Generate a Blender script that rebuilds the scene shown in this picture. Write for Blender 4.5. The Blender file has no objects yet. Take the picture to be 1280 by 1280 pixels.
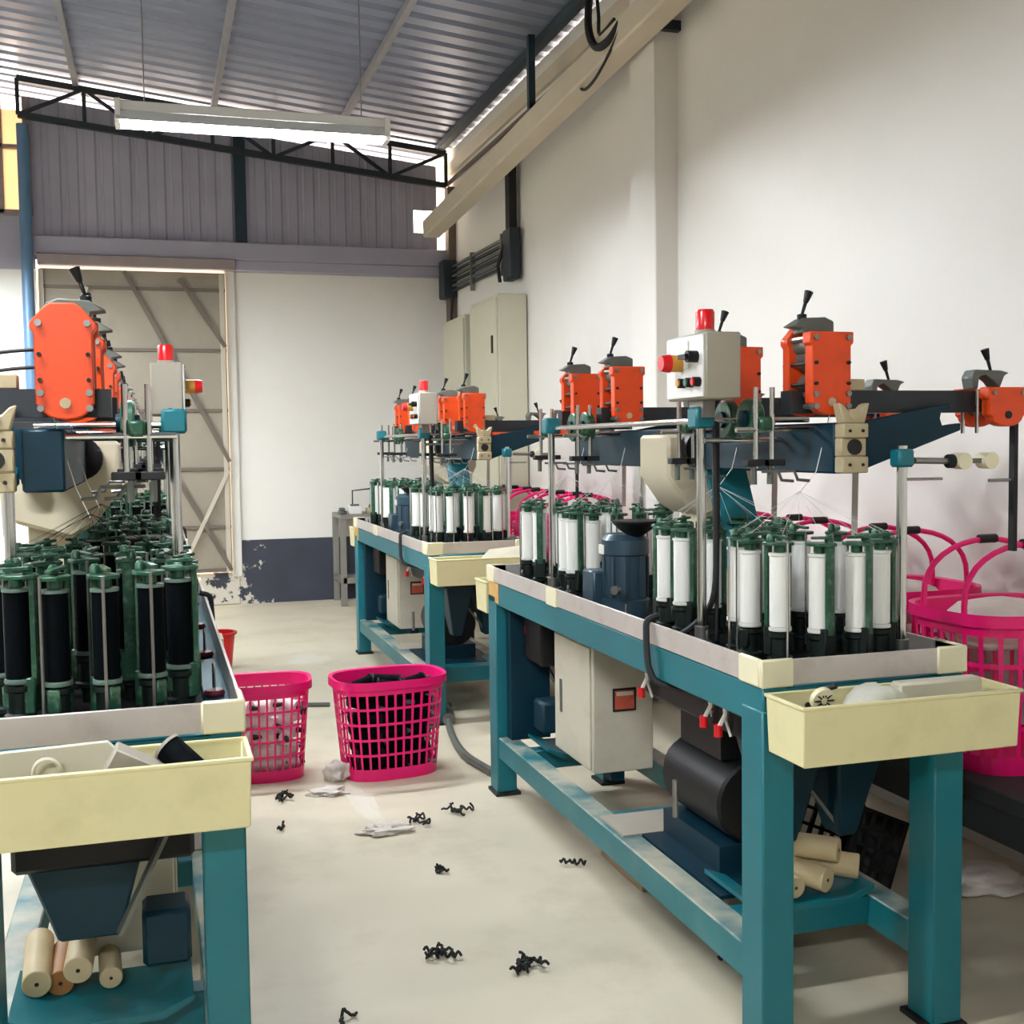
import bpy, math, random
from mathutils import Vector, Matrix
PI = math.pi
SC = bpy.context.scene
COL = SC.collection
random.seed(7)

# ---------------------------------------------------------------- camera
YAW, PITCH, ROLL, FPX = .298, .0592, .0133, 1450.0
cd = bpy.data.cameras.new('camera'); cam = bpy.data.objects.new('camera', cd); COL.objects.link(cam)
cd.sensor_width = 36; cd.lens = 36 * FPX / 1280; cd.clip_start = .05
s_, c_, sp_, cp_ = math.sin(YAW), math.cos(YAW), math.sin(PITCH), math.cos(PITCH)
F = Vector((s_ * cp_, c_ * cp_, -sp_)); R0 = Vector((c_, -s_, 0)); U0 = R0.cross(F)
R = R0 * math.cos(ROLL) - U0 * math.sin(ROLL); U = R0 * math.sin(ROLL) + U0 * math.cos(ROLL)
mw = Matrix((R, U, -F)).transposed().to_4x4(); mw.translation = (0, 0, 1.4)
cam.matrix_world = mw; SC.camera = cam
CAMPOS = Vector((0, 0, 1.4))

# ---------------------------------------------------------------- view, sky
SC.view_settings.view_transform = 'Standard'; SC.view_settings.look = 'None'
SC.view_settings.gamma = 1; SC.view_settings.use_curve_mapping = False
SC.view_settings.exposure = 0.04
W = bpy.data.worlds.new('sky'); SC.world = W; W.use_nodes = True
bg = W.node_tree.nodes['Background']; bg.inputs[0].default_value = (1, .80, .63, 1); bg.inputs[1].default_value = 9.0
TUBE = 380.0          # strength of the fluorescent tubes

# ---------------------------------------------------------------- materials
def lin(h):
    if isinstance(h, str):
        h = h.lstrip('#'); h = [int(h[i:i + 2], 16) / 255 for i in (0, 2, 4)]
    return tuple((x / 12.92 if x <= .04045 else ((x + .055) / 1.055) ** 2.4) for x in h) + (1,)
MATS = {}
def mat(name, col, rough=.5, metal=0, vary=.0, scale=8, dirt=None, dirt_amt=.5, dirt_scale=5, bump=0, bscale=60, spec=.5, trans=0, emit=None, es=0, alpha=1, coat=0):
    m = bpy.data.materials.new(name); m.use_nodes = True; nt = m.node_tree; b = nt.nodes['Principled BSDF']
    L = nt.links.new; N = nt.nodes.new
    c = lin(col); b.inputs['Base Color'].default_value = c
    b.inputs['Roughness'].default_value = rough; b.inputs['Metallic'].default_value = metal
    b.inputs['Specular IOR Level'].default_value = spec
    if trans: b.inputs['Transmission Weight'].default_value = trans
    if alpha < 1: b.inputs['Alpha'].default_value = alpha
    if coat: b.inputs['Coat Weight'].default_value = coat
    if emit: b.inputs['Emission Color'].default_value = lin(emit); b.inputs['Emission Strength'].default_value = es
    if vary or dirt or bump:
        tc = N('ShaderNodeTexCoord')
    if vary or dirt:
        n = N('ShaderNodeTexNoise'); n.inputs['Scale'].default_value = scale; n.inputs['Detail'].default_value = 6; L(tc.outputs['Object'], n.inputs['Vector'])
        r = N('ShaderNodeValToRGB'); r.color_ramp.elements[0].position = .3; r.color_ramp.elements[1].position = .7
        r.color_ramp.elements[0].color = tuple(x * (1 - vary) for x in c[:3]) + (1,); r.color_ramp.elements[1].color = tuple(min(1, x * (1 + vary)) for x in c[:3]) + (1,)
        L(n.outputs['Fac'], r.inputs['Fac']); out = r.outputs['Color']
        if dirt:
            n2 = N('ShaderNodeTexNoise'); n2.inputs['Scale'].default_value = dirt_scale; n2.inputs['Detail'].default_value = 8; n2.inputs['Roughness'].default_value = .65; L(tc.outputs['Object'], n2.inputs['Vector'])
            r2 = N('ShaderNodeValToRGB'); r2.color_ramp.elements[0].position = .5; r2.color_ramp.elements[1].position = .72
            r2.color_ramp.elements[0].color = (0, 0, 0, 1); r2.color_ramp.elements[1].color = (dirt_amt,) * 3 + (1,)
            L(n2.outputs['Fac'], r2.inputs['Fac'])
            mx = N('ShaderNodeMix'); mx.data_type = 'RGBA'; L(r2.outputs['Color'], mx.inputs['Factor']); L(out, mx.inputs['A']); mx.inputs['B'].default_value = lin(dirt); out = mx.outputs['Result']
        L(out, b.inputs['Base Color'])
    if bump:
        n3 = N('ShaderNodeTexNoise'); n3.inputs['Scale'].default_value = bscale; n3.inputs['Detail'].default_value = 5; L(tc.outputs['Object'], n3.inputs['Vector'])
        bp = N('ShaderNodeBump'); bp.inputs['Strength'].default_value = bump; bp.inputs['Distance'].default_value = .01; L(n3.outputs['Fac'], bp.inputs['Height']); L(bp.outputs['Normal'], b.inputs['Normal'])
    MATS[name] = m; return m
mat('teal', '#066873', .42, vary=.08, scale=4, dirt='#2f6469', dirt_amt=.25, dirt_scale=9)
mat('teal_dusty', '#0f6a72', .45, vary=.1, scale=6, dirt='#5b8383', dirt_amt=.4, dirt_scale=5)
mat('teal_dark', '#062c3a', .45, vary=.1, scale=6, spec=.25)
mat('bar_dark', '#161d24', .4, vary=.15)
mat('tray_metal', '#c6bdb6', .38, .25, vary=.05, scale=3, dirt='#8f857c', dirt_amt=.3, dirt_scale=14)
mat('cream', '#ddd5a4', .42, vary=.03, scale=3, dirt='#b8ad80', dirt_amt=.3, dirt_scale=7)
mat('cream_cap', '#e4dcba', .42, vary=.03)
mat('deck', '#0a0c0d', .8, 0, vary=.3, scale=30, spec=.12)
mat('orange', '#e2480e', .4, vary=.05, scale=6, dirt='#a83a16', dirt_amt=.3, dirt_scale=20)
mat('orange_side', '#e8663f', .42, vary=.05)
mat('chrome', '#d8d8d6', .16, 1.0)
mat('steel', '#8c8a86', .35, .8, vary=.1, scale=20)
mat('castgrey', '#62665f', .5, .3, vary=.1, scale=15)
mat('black', '#08090a', .5, spec=.3)
mat('rubber', '#151416', .7)
mat('carrier_green', '#24503a', .36, .25, vary=.22, scale=40, dirt='#8fae92', dirt_amt=.4, dirt_scale=45)
mat('carrier_dark', '#081510', .5, .0, vary=.3, scale=40, spec=.3)
mat('thread_white', '#e9e8e1', .75, vary=.02, bump=.15, bscale=400)
mat('thread_black', '#03070a', .75, vary=.15, scale=50, spec=.06)
mat('flange', '#d9d9cf', .5)
mat('flange_green', '#60756a', .5)
mat('box_grey', '#a39d8d', .5, vary=.03)
mat('panel_white', '#dddbd6', .45)
mat('red', '#d3141a', .35)
mat('red_lens', '#e0141c', .25, spec=.6)
mat('yellow', '#c98f2f', .5)
mat('green_btn', '#1d5a3e', .4)
mat('motor', '#2e4452', .38, .2, vary=.15, scale=15)
mat('cabinet', '#c9c3b0', .45, vary=.03, dirt='#9a937f', dirt_amt=.3, dirt_scale=6)
mat('beige_cast', '#b5a684', .5, vary=.06, scale=20)
mat('hood', '#c9bfa4', .5, vary=.04)
mat('pink', '#f01072', .34, vary=.04, scale=5)
mat('pink_deep', '#c01466', .4, vary=.06, scale=5)
mat('bobbin_wood', '#c7b48c', .6, vary=.1, scale=12)
mat('bobbin_brown', '#9c6a34', .6, vary=.1, scale=12)
mat('plastic_white', '#e8e4de', .45)
mat('bag', '#d9d7c6', .3, vary=.04, scale=20, bump=.5, bscale=14)
mat('paper', '#cfc9b4', .75, vary=.03)
mat('card_grey', '#a79f90', .8, vary=.05)
mat('cardboard', '#a58a6c', .85, vary=.1)
mat('powder', '#ddd5c3', .9)
mat('rag', '#dcd2c8', .9, vary=.06, scale=20, bump=.5, bscale=30)
mat('conc_white', '#e6e3db', .8, vary=.02, scale=1.2, dirt='#cfc6b6', dirt_amt=.25, dirt_scale=.9, bump=.08, bscale=30)
mat('floor', '#d6ccb3', .5, vary=.06, scale=1.4, dirt='#b3a68c', dirt_amt=.55, dirt_scale=2.2, bump=.06, bscale=25)
mat('navy_wall', '#343844', .7, vary=.15, scale=3, dirt='#c9c4b6', dirt_amt=.0)
mat('clad', '#a5a3b2', .55, .1, vary=.07, scale=2)
mat('clad_flange', '#97898a', .55, .2, vary=.06)
mat('roof', '#959eb2', .38, .6, vary=.08, scale=2.5)
mat('purlin', '#98999f', .5, .4, vary=.06)
mat('dark_steel', '#243844', .5, .3, vary=.1)
mat('truss', '#2b3339', .5, .3, vary=.1)
mat('post_blue', '#5b7d9c', .4, .1, vary=.06)
mat('gate', '#978e7e', .55, .2, vary=.05, scale=2, dirt='#7d7464', dirt_amt=.35, dirt_scale=4)
mat('gate_rail', '#6a6055', .55, .2, vary=.08)
mat('gate_light', '#bdb3a2', .6)
mat('duct', '#cfc4ae', .5, vary=.05, scale=3)
mat('beam_brown', '#6b5a50', .7, vary=.08)
mat('elec', '#c4c0a8', .45, vary=.02)
mat('dark_red', '#4a2a26', .7, vary=.2)
mat('tube', '#ffffff', .3, emit='#f2f8ff', es=TUBE)
mat('batten', '#e8e8e4', .5)
mat('bench', '#2c2f30', .7, vary=.15)
mat('table_grey', '#8b8880', .5, .4, vary=.08)
mat('sticker_orange', '#c97f4a', .5, vary=.05)
mat('sticker_red', '#c65a44', .5, vary=.12, scale=60)
mat('wood_patch', '#c79b57', .6, vary=.12, scale=20)
mat('blue_plastic', '#2f5f94', .45, vary=.1)
mat('pinkred', '#7d2434', .5)
mat('braid', '#b9b5ab', .8)
mat('thread', '#e6e6df', .7)
mat('lever_grey', '#6e6d68', .5, .3)

def settled(m, col, lo=.35, hi=.62):
    nt = m.node_tree; N = nt.nodes.new; L = nt.links.new; b = nt.nodes['Principled BSDF']
    g = N('ShaderNodeNewGeometry'); sx = N('ShaderNodeSeparateXYZ'); L(g.outputs['True Normal'], sx.inputs[0])
    tc = N('ShaderNodeTexCoord'); n = N('ShaderNodeTexNoise'); n.inputs['Scale'].default_value = 6; n.inputs['Detail'].default_value = 6; L(tc.outputs['Object'], n.inputs['Vector'])
    r = N('ShaderNodeMapRange'); r.inputs['From Min'].default_value = lo; r.inputs['From Max'].default_value = hi; L(n.outputs['Fac'], r.inputs['Value'])
    gt = N('ShaderNodeMath'); gt.operation = 'GREATER_THAN'; gt.inputs[1].default_value = .7; L(sx.outputs['Z'], gt.inputs[0])
    mu = N('ShaderNodeMath'); mu.operation = 'MULTIPLY'; L(gt.outputs[0], mu.inputs[0]); L(r.outputs[0], mu.inputs[1])
    mx = N('ShaderNodeMix'); mx.data_type = 'RGBA'; L(mu.outputs[0], mx.inputs['Factor'])
    L(b.inputs['Base Color'].links[0].from_socket, mx.inputs['A']); mx.inputs['B'].default_value = lin(col); L(mx.outputs['Result'], b.inputs['Base Color'])
settled(MATS['teal_dusty'], '#b3b09c')
# peeled paint on the dark band: real wear with its own shape
def peel(m, col='#cbc5b6'):
    nt = m.node_tree; N = nt.nodes.new; L = nt.links.new; b = nt.nodes['Principled BSDF']
    tc = N('ShaderNodeTexCoord'); n = N('ShaderNodeTexNoise'); n.inputs['Scale'].default_value = 5; n.inputs['Detail'].default_value = 9; n.inputs['Roughness'].default_value = .7
    L(tc.outputs['Object'], n.inputs['Vector'])
    sx = N('ShaderNodeSeparateXYZ'); L(tc.outputs['Object'], sx.inputs[0])
    mr = N('ShaderNodeMapRange'); mr.inputs['From Min'].default_value = .66; mr.inputs['From Max'].default_value = 1.0; mr.inputs['To Min'].default_value = .15; mr.inputs['To Max'].default_value = -.05
    L(sx.outputs['X'], mr.inputs['Value'])
    ad = N('ShaderNodeMath'); ad.operation = 'ADD'; L(n.outputs['Fac'], ad.inputs[0]); L(mr.outputs[0], ad.inputs[1])
    r = N('ShaderNodeValToRGB'); r.color_ramp.elements[0].position = .61; r.color_ramp.elements[1].position = .63
    L(ad.outputs[0], r.inputs['Fac']); mx = N('ShaderNodeMix'); mx.data_type = 'RGBA'; L(r.outputs['Color'], mx.inputs['Factor'])
    old = b.inputs['Base Color'].links[0].from_socket; L(old, mx.inputs['A']); mx.inputs['B'].default_value = lin(col); L(mx.outputs['Result'], b.inputs['Base Color'])
peel(MATS['navy_wall'])

# ---------------------------------------------------------------- mesh helpers
def cr(pts, k=5):
    P = [Vector(p) for p in pts]; out = []
    for i in range(len(P) - 1):
        a, b, c, d = P[max(i - 1, 0)], P[i], P[i + 1], P[min(i + 2, len(P) - 1)]
        for j in range(k):
            t = j / k; out.append(.5 * ((2 * b) + (c - a) * t + (2 * a - 5 * b + 4 * c - d) * t * t + (3 * b - a - 3 * c + d) * t ** 3))
    return out + [P[-1]]
class MB:
    def __init__(s): s.v = []; s.f = []
    def add(s, vs, fs):
        o = len(s.v); s.v += [tuple(v) for v in vs]; s.f += [tuple(i + o for i in f) for f in fs]; return s
    def box(s, x0, x1, y0, y1, z0, z1):
        return s.add([(x0, y0, z0), (x1, y0, z0), (x1, y1, z0), (x0, y1, z0), (x0, y0, z1), (x1, y0, z1), (x1, y1, z1), (x0, y1, z1)],
                     [(0, 3, 2, 1), (4, 5, 6, 7), (0, 1, 5, 4), (1, 2, 6, 5), (2, 3, 7, 6), (3, 0, 4, 7)])
    def bar(s, p0, p1, w, h, up=(0, 0, 1)):
        p0 = Vector(p0); p1 = Vector(p1); d = (p1 - p0).normalized(); u = Vector(up)
        if abs(d.dot(u)) > .98: u = Vector((0, 1, 0))
        a = d.cross(u).normalized() * w / 2; b = a.cross(d).normalized() * h / 2
        return s.add([p0 - a - b, p0 + a - b, p0 + a + b, p0 - a + b, p1 - a - b, p1 + a - b, p1 + a + b, p1 - a + b],
                     [(0, 3, 2, 1), (4, 5, 6, 7), (0, 1, 5, 4), (1, 2, 6, 5), (2, 3, 7, 6), (3, 0, 4, 7)])
    def cyl(s, p0, p1, r0, r1=None, n=12):
        r1 = r0 if r1 is None else r1; p0 = Vector(p0); p1 = Vector(p1); d = (p1 - p0).normalized()
        a = d.cross(Vector((0, 0, 1)) if abs(d.z) < .9 else Vector((1, 0, 0))).normalized(); b = d.cross(a)
        vs = []
        for p, r in ((p0, r0), (p1, r1)):
            for i in range(n):
                t = 2 * PI * i / n; vs.append(p + a * math.cos(t) * r + b * math.sin(t) * r)
        fs = [(i, (i + 1) % n, n + (i + 1) % n, n + i) for i in range(n)] + [tuple(range(n - 1, -1, -1)), tuple(range(n, 2 * n))]
        return s.add(vs, fs)
    def tube(s, pts, r, n=6, closed=False):
        pts = [Vector(p) for p in pts]; k = len(pts); vs = []; pa = None
        for i, p in enumerate(pts):
            d = (pts[min(i + 1, k - 1)] - pts[max(i - 1, 0)]).normalized()
            a = pa - d * pa.dot(d) if pa is not None else d.cross(Vector((0, 0, 1)) if abs(d.z) < .9 else Vector((1, 0, 0)))
            if a.length < 1e-6: a = d.orthogonal()
            a.normalize(); pa = a; b = d.cross(a)
            for j in range(n):
                t = 2 * PI * j / n; vs.append(p + (a * math.cos(t) + b * math.sin(t)) * r)
        fs = [(i * n + j, i * n + (j + 1) % n, (i + 1) * n + (j + 1) % n, (i + 1) * n + j) for i in range(k - 1) for j in range(n)]
        fs += [tuple(range(n - 1, -1, -1)), tuple(range((k - 1) * n, k * n))]
        return s.add(vs, fs)
    def prism(s, pts, ax, a0, a1):
        n = len(pts)
        def mk(p, a): return {'y': (p[0], a, p[1]), 'x': (a, p[0], p[1]), 'z': (p[0], p[1], a)}[ax]
        vs = [mk(p, a0) for p in pts] + [mk(p, a1) for p in pts]
        return s.add(vs, [tuple(range(n)), tuple(range(2 * n - 1, n - 1, -1))] + [(i, n + i, n + (i + 1) % n, (i + 1) % n) for i in range(n)])
    def lathe(s, prof, c=(0, 0, 0), n=14):
        vs = []; k = len(prof)
        for r, z in prof:
            for i in range(n):
                t = 2 * PI * i / n; vs.append((c[0] + r * math.cos(t), c[1] + r * math.sin(t), c[2] + z))
        fs = [(i * n + j, i * n + (j + 1) % n, (i + 1) * n + (j + 1) % n, (i + 1) * n + j) for i in range(k - 1) for j in range(n)]
        if prof[0][0] > 1e-5: fs.append(tuple(range(n - 1, -1, -1)))
        if prof[-1][0] > 1e-5: fs.append(tuple(range((k - 1) * n, k * n)))
        return s.add(vs, fs)
    def xf(s, m):
        s.v = [tuple(m @ Vector(v)) for v in s.v]; return s
    def build(s, name, m, parent=None, bevel=0, smooth=True, loc=None, seg=1):
        me = bpy.data.meshes.new(name); me.from_pydata(s.v, [], s.f); me.update()
        import bmesh
        bm = bmesh.new(); bm.from_mesh(me); bmesh.ops.recalc_face_normals(bm, faces=bm.faces); bm.to_mesh(me); bm.free()
        if smooth:
            me.polygons.foreach_set('use_smooth', [True] * len(me.polygons)); me.set_sharp_from_angle(angle=.7)
        me.materials.append(MATS[m] if isinstance(m, str) else m)
        o = bpy.data.objects.new(name, me); COL.objects.link(o)
        if parent: o.parent = parent
        if loc: o.location = loc
        if bevel:
            b = o.modifiers.new('bevel', 'BEVEL'); b.width = bevel; b.segments = seg; b.limit_method = 'ANGLE'; b.angle_limit = .7
        return o
def tag(o, label, cat, group=None, kind=None):
    if label: o['label'] = label
    if cat: o['category'] = cat
    if group: o['group'] = group
    if kind: o['kind'] = kind
    return o
def thing(name, label, cat, loc=(0, 0, 0), rz=0, group=None):
    o = bpy.data.objects.new(name, None); COL.objects.link(o); o.location = loc; o.rotation_euler = (0, 0, rz); o.empty_display_size = .1
    return tag(o, label, cat, group)
def struct(o): o['kind'] = 'structure'; return o
def dup(o, loc=None, rz=None, label=None, group=None, rot=None):
    def cp(x, p):
        c = x.copy(); COL.objects.link(c); c.parent = p
        for ch in list(x.children): cp(ch, c)
        return c
    r = cp(o, None)
    if loc is not None: r.location = loc
    if rz is not None: r.rotation_euler = (0, 0, rz)
    if rot is not None: r.rotation_euler = rot
    if label: r['label'] = label
    if group: r['group'] = group
    return r
def empty_mesh_part(name, parent): return None

# ================================================================ THE ROOM
XW, YB = 2.67, 10.55          # right wall, back wall
def zroof(x): return 4.085 + .109 * (2.7 - x)
struct(MB().box(-9, 9, -9, 16, -.1, 0).build('floor', 'floor'))
# right wall with a pier
wr = struct(MB().box(XW, XW + .1, -6, YB + .2, 0, 4.0).box(XW, XW + .02, -6, YB + .1, 4.0, 4.072).build('wall_right', 'conc_white'))
MB().box(XW - .13, XW + .01, 5.65, 5.98, 0, 3.9).build('pier', 'conc_white', wr, bevel=.006)
MB().bar((XW - .004, 6.02, 3.06), (XW - .004, 6.02, 2.45), .012, .012).build('edge_trim', 'box_grey', wr)
# back wall: white plaster, gate opening, wall left of it, cladding above
wb = struct(MB().box(.70, XW, YB, YB + .2, .57, 2.93).build('wall_back', 'conc_white'))
MB().box(-6.2, -.90, YB, YB + .2, 0, 2.93).build('wall_section', 'conc_white', wb)
MB().box(-.90, .70, YB - .02, YB + .2, 0, .29).build('gate_sill', 'navy_wall', wb, bevel=.01)
struct(MB().box(.66, XW, YB - .012, YB + .2, 0, .57).build('baseboard_back', 'navy_wall'))
MB().box(.63, .72, YB - .03, YB + .2, .25, 2.95).build('gate_jamb', 'conc_white', wb, bevel=.008)
def clad(x0, x1, z0, z1f, notch=None):
    m = MB(); p = .14; x = x0
    while x < x1 - 1e-4:
        xs = [x, x + .07, x + .085, x + .125, x + .14]; ys = [0, 0, .012, .012, 0]
        for i in range(4):
            a, b = xs[i], min(xs[i + 1], x1)
            if a >= x1: break
            segs = [(z0, None)]
            if notch and a >= notch[0] - .01 and b <= notch[1] + .02: segs = [(z0, notch[2]), (notch[3], None)]
            for zl, zh in segs:
                za = z1f(a) if zh is None else zh; zb = z1f(b) if zh is None else zh
                m.add([(a, YB - .06 + ys[i], zl), (b, YB - .06 + ys[i + 1], zl), (b, YB - .06 + ys[i + 1], zb), (a, YB - .06 + ys[i], za)], [(0, 1, 2, 3)])
        x += p
    return m
ztop = lambda x: zroof(x) - .17
for x0, x1 in ((-.90, .22), (.22, 1.34), (1.34, 2.54)):
    o = clad(x0, x1, 2.98, ztop, (2.32, 2.53, 3.33, 3.53)).build('cladding_sheet', 'clad', wb, smooth=False)
    sm = o.modifiers.new('thick', 'SOLIDIFY'); sm.thickness = .004
MB().box(-6.2, -1.14, YB - .06, YB, 2.9, ztop(-1.2)).build('cladding_sheet', 'clad', wb, smooth=False)
MB().box(-1.14, -.9, YB - .06, YB, 2.9, 3.35).build('cladding_sheet', 'clad', wb, smooth=False)
MB().box(-.88, .72, YB - .16, YB + .1, 2.93, 3.02).build('flashing', 'clad_flange', wb, bevel=.006)
MB().box(.72, 2.66, YB - .12, YB + .1, 2.93, 3.02).build('flashing', 'clad', wb, bevel=.006)
MB().box(-.9, 2.66, YB - .13, YB + .02, 3.02, 3.17).build('girt', 'clad', wb, bevel=.006)
MB().box(.73, .83, YB - .10, YB - .055, 3.0, ztop(.8)).build('cladding_stud', 'dark_steel', wb, bevel=.004)
# little window high in the left corner
w1 = struct(MB().box(-1.16, -1.12, YB - .08, YB, 3.35, 4.3).box(-.96, -.90, YB - .08, YB, 3.35, 4.3).box(-1.16, -.9, YB - .08, YB, 3.33, 3.38).box(-1.16, -.9, YB - .08, YB, 3.88, 3.91).build('window_1', 'clad_flange'))
o = MB().box(-1.12, -.96, YB - .03, YB - .024, 3.38, 4.2).build('pane', mat('frosted', '#d8b08a', .6, trans=.6), w1)
# gate
dg = struct(MB().box(-.88, .63, YB - .06, YB - .04, .30, 2.91).build('door_1', 'gate'))
for z in (.32, .70, 1.21, 1.72, 2.24, 2.76): MB().box(-.88, .63, YB - .085, YB - .06, z - .014, z + .014).build('rail', 'gate_rail', dg)
def brace(x0, z0, x1, z1, m='gate_rail', y=-.095): MB().bar((x0, YB + y, z0), (x1, YB + y, z1), .012, .034, (0, 1, 0) if False else (0, 0, 1)).build('brace', m, dg)
brace(-.2, 2.9, .63, 1.27); brace(.25, 2.85, .62, 2.27); brace(-.4, 2.2, .62, .32); brace(-.85, 2.2, -.2, .9)
brace(.62, 1.20, .2, .34, 'gate_light', -.10); brace(-.5, 2.76, -.86, 2.0, 'gate_light', -.10)
for x in (-.86, .60): MB().box(x - .02, x + .02, YB - .09, YB - .06, .3, 2.9).build('stile', 'gate_light', dg)
# unseen sides close the hall
struct(MB().box(-6.4, -6.2, -6, YB + .2, 0, 5.05).build('wall_left', 'conc_white'))
struct(MB().box(-6.2, XW, -6.2, -6, 0, 4.4).build('wall_front', 'conc_white'))
# roof: trapezoidal sheet with ribs across the slope
m = MB(); y = -6.4; x0, x1 = -6.6, 2.695
while y < YB + .5:
    prof = [(y, 0), (y + .12, 0), (y + .135, .035), (y + .185, .035), (y + .2, 0)]
    for i in range(4):
        (ya, ha), (yb, hb) = prof[i], prof[i + 1]
        m.add([(x0, ya, zroof(x0) + ha), (x0, yb, zroof(x0) + hb), (x1, yb, zroof(x1) + hb), (x1, ya, zroof(x1) + ha)], [(0, 1, 2, 3)])
    y += .2
ceil = struct(m.build('ceiling', 'roof', smooth=False))
sm = ceil.modifiers.new('thick', 'SOLIDIFY'); sm.thickness = .003; sm.offset = 1
for x in (-5, -3.9, -2.8, -1.65, -.53, .57, 1.62):
    MB().bar((x, -6, zroof(x) - .03), (x, YB + .3, zroof(x) - .03), .045, .058).build('purlin', 'purlin', ceil)
MB().bar((2.545, -6, zroof(2.545) - .035), (2.545, YB - .1, zroof(2.545) - .035), .06, .06).build('eave_purlin', 'dark_steel', ceil)
MB().bar((2.655, -6, 3.90), (2.655, YB - .1, 3.90), .03, .10).build('wall_plate', 'duct', ceil)
MB().bar((2.625, -6, 3.76), (2.625, YB - .1, 3.76), .03, .025).build('conduit', 'beam_brown', ceil)

# ---------------------------------------------------------------- lamps
def lamp(x0, x1, y, label, z=2.865):
    t = thing('ceiling_light', label, 'light', ((x0 + x1) / 2, y, z)); h = (x1 - x0) / 2
    MB().prism([(-.085, 0), (-.03, .055), (.03, .055), (.085, 0), (.08, 0), (.027, .05), (-.027, .05), (-.08, 0)], 'x', -h, h).build('reflector', 'batten', t, smooth=False)
    MB().box(-h, h, -.03, .03, .055, .10).build('batten', 'batten', t, bevel=.004)
    MB().box(-h - .004, -h + .02, -.06, .06, -.01, .10).build('end_cap', 'batten', t); MB().box(h - .02, h + .004, -.06, .06, -.01, .10).build('end_cap', 'batten', t)
    for yy in (-.035, .035): MB().cyl((-h + .02, yy, .008), (h - .02, yy, .008), .013, n=10).build('tube', 'tube', t)
    for s in (-.8, .8):
        MB().cyl((s * h, 0, .10), (s * h, 0, zroof((x0 + x1) / 2 + s * h) - z - .0), .003, n=5).build('hanger', 'steel', t)
lamp(-.12, 1.12, 5.62, 'lit fluorescent tube lamp hanging over the aisle under the metal roof')
lamp(-1.5, -.26, 2.1, 'fluorescent tube lamp hanging above the near left machine')
lamp(-2.62, -1.38, 9.0, 'added unseen tube lamp over the left hall, farthest one')  # added lamp outside the frame, brightens the back wall
lamp(-2.62, -1.38, 7.6, 'added unseen tube lamp over the left hall, second from the back wall')  # extra unseen lamp, put in for more light at the far end
lamp(-3.3, -2.06, 5.4, 'added unseen tube lamp over the left hall, third from the back wall')  # invented lamp left of the view, lifts the far half of the hall
lamp(-1.5, -.26, -1.6, 'fluorescent tube lamp hanging behind the camera')

# ---------------------------------------------------------------- building things
t = thing('roof_truss', 'dark steel lattice truss along the top of the back wall', 'truss', (0, YB - .18, 0))
xl, xr = -.98, 2.60
tc = lambda x: zroof(x) - .07
bc = lambda x: zroof(x) - .36
MB().bar((xl, 0, tc(xl)), (xr, 0, tc(xr)), .05, .05).build('top_chord', 'truss', t)
MB().bar((xl, 0, bc(xl)), (xr, 0, bc(xr)), .05, .05).build('bottom_chord', 'truss', t)
nb = 7
for i in range(nb + 1):
    x = xl + (xr - xl) * i / nb
    MB().bar((x, 0, bc(x)), (x, 0, tc(x)), .03, .03).build('vertical', 'truss', t)
    if i < nb:
        xb = xl + (xr - xl) * (i + 1) / nb; a, b = ((x, bc(x)), (xb, tc(xb))) if i % 2 == 0 else ((x, tc(x)), (xb, bc(xb)))
        MB().bar((a[0], 0, a[1]), (b[0], 0, b[1]), .028, .028).build('diagonal', 'truss', t)
t = thing('steel_post', 'blue painted round steel post left of the beige gate', 'post', (-.95, YB - .18, 0))
MB().cyl((0, 0, 0), (0, 0, 4.05), .048, n=18).build('shaft', 'post_blue', t); MB().box(-.09, .09, -.09, .09, 0, .015).build('base_plate', 'post_blue', t)
t = thing('corner_column', 'dark brown steel column in the back right corner', 'column', (2.655, YB - .18, 0))
MB().box(-.055, .01, -.07, .07, 0, 3.72).build('shaft', 'beam_brown', t, bevel=.005); MB().box(-.12, .01, -.10, .08, 2.72, 3.06).build('splice_box', 'truss', t, bevel=.01)
MB().tube([(-.03, -.09, 2.75), (-.05, -.1, 2.55), (-.03, -.1, 2.4)], .012).build('cable', 'rubber', t); MB().box(-.09, -.02, -.12, -.07, 2.28, 2.4).build('socket', 'castgrey', t, bevel=.005)
t = thing('gutter_duct', 'long beige square duct sloping under the right eave', 'duct', (0, 0, 0))
MB().bar((2.53, 3.0, 3.74), (2.32, 9.80, 3.235), .15, .15).build('duct_body', 'duct', t, bevel=.012)
MB().bar((2.526, 3.1, 3.735), (2.522, 3.25, 3.72), .17, .17).build('joint_collar', 'duct', t)
for y, z in ((5.62, 3.54),): MB().box(2.48, 2.68, y - .02, y + .02, z - .02, z + .03).build('bracket', 'truss', t)
t = thing('cable_loop', 'loose black cables looped around the beige duct', 'cable')
MB().tube(cr([(2.46, 6.3, 4.02), (2.40, 6.22, 3.85), (2.36, 6.12, 3.66), (2.35, 5.98, 3.53), (2.36, 5.82, 3.52), (2.40, 5.72, 3.60), (2.46, 5.68, 3.66)]), .022, 8).build('thick_cable', 'rubber', t)
MB().tube(cr([(2.42, 6.5, 3.52), (2.39, 6.3, 3.40), (2.37, 6.1, 3.38), (2.36, 5.9, 3.42), (2.38, 5.72, 3.54)]), .009, 6).build('thin_cable', 'rubber', t)
MB().tube(cr([(2.45, 6.24, 3.98), (2.41, 6.1, 3.75), (2.37, 5.98, 3.60), (2.38, 5.8, 3.62)]), .010, 6).build('thin_cable', 'rubber', t)
t = thing('eave_bracket', 'dark steel angle bracket hooked under the right eave', 'bracket', (2.46, 7.45, 0))
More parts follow.
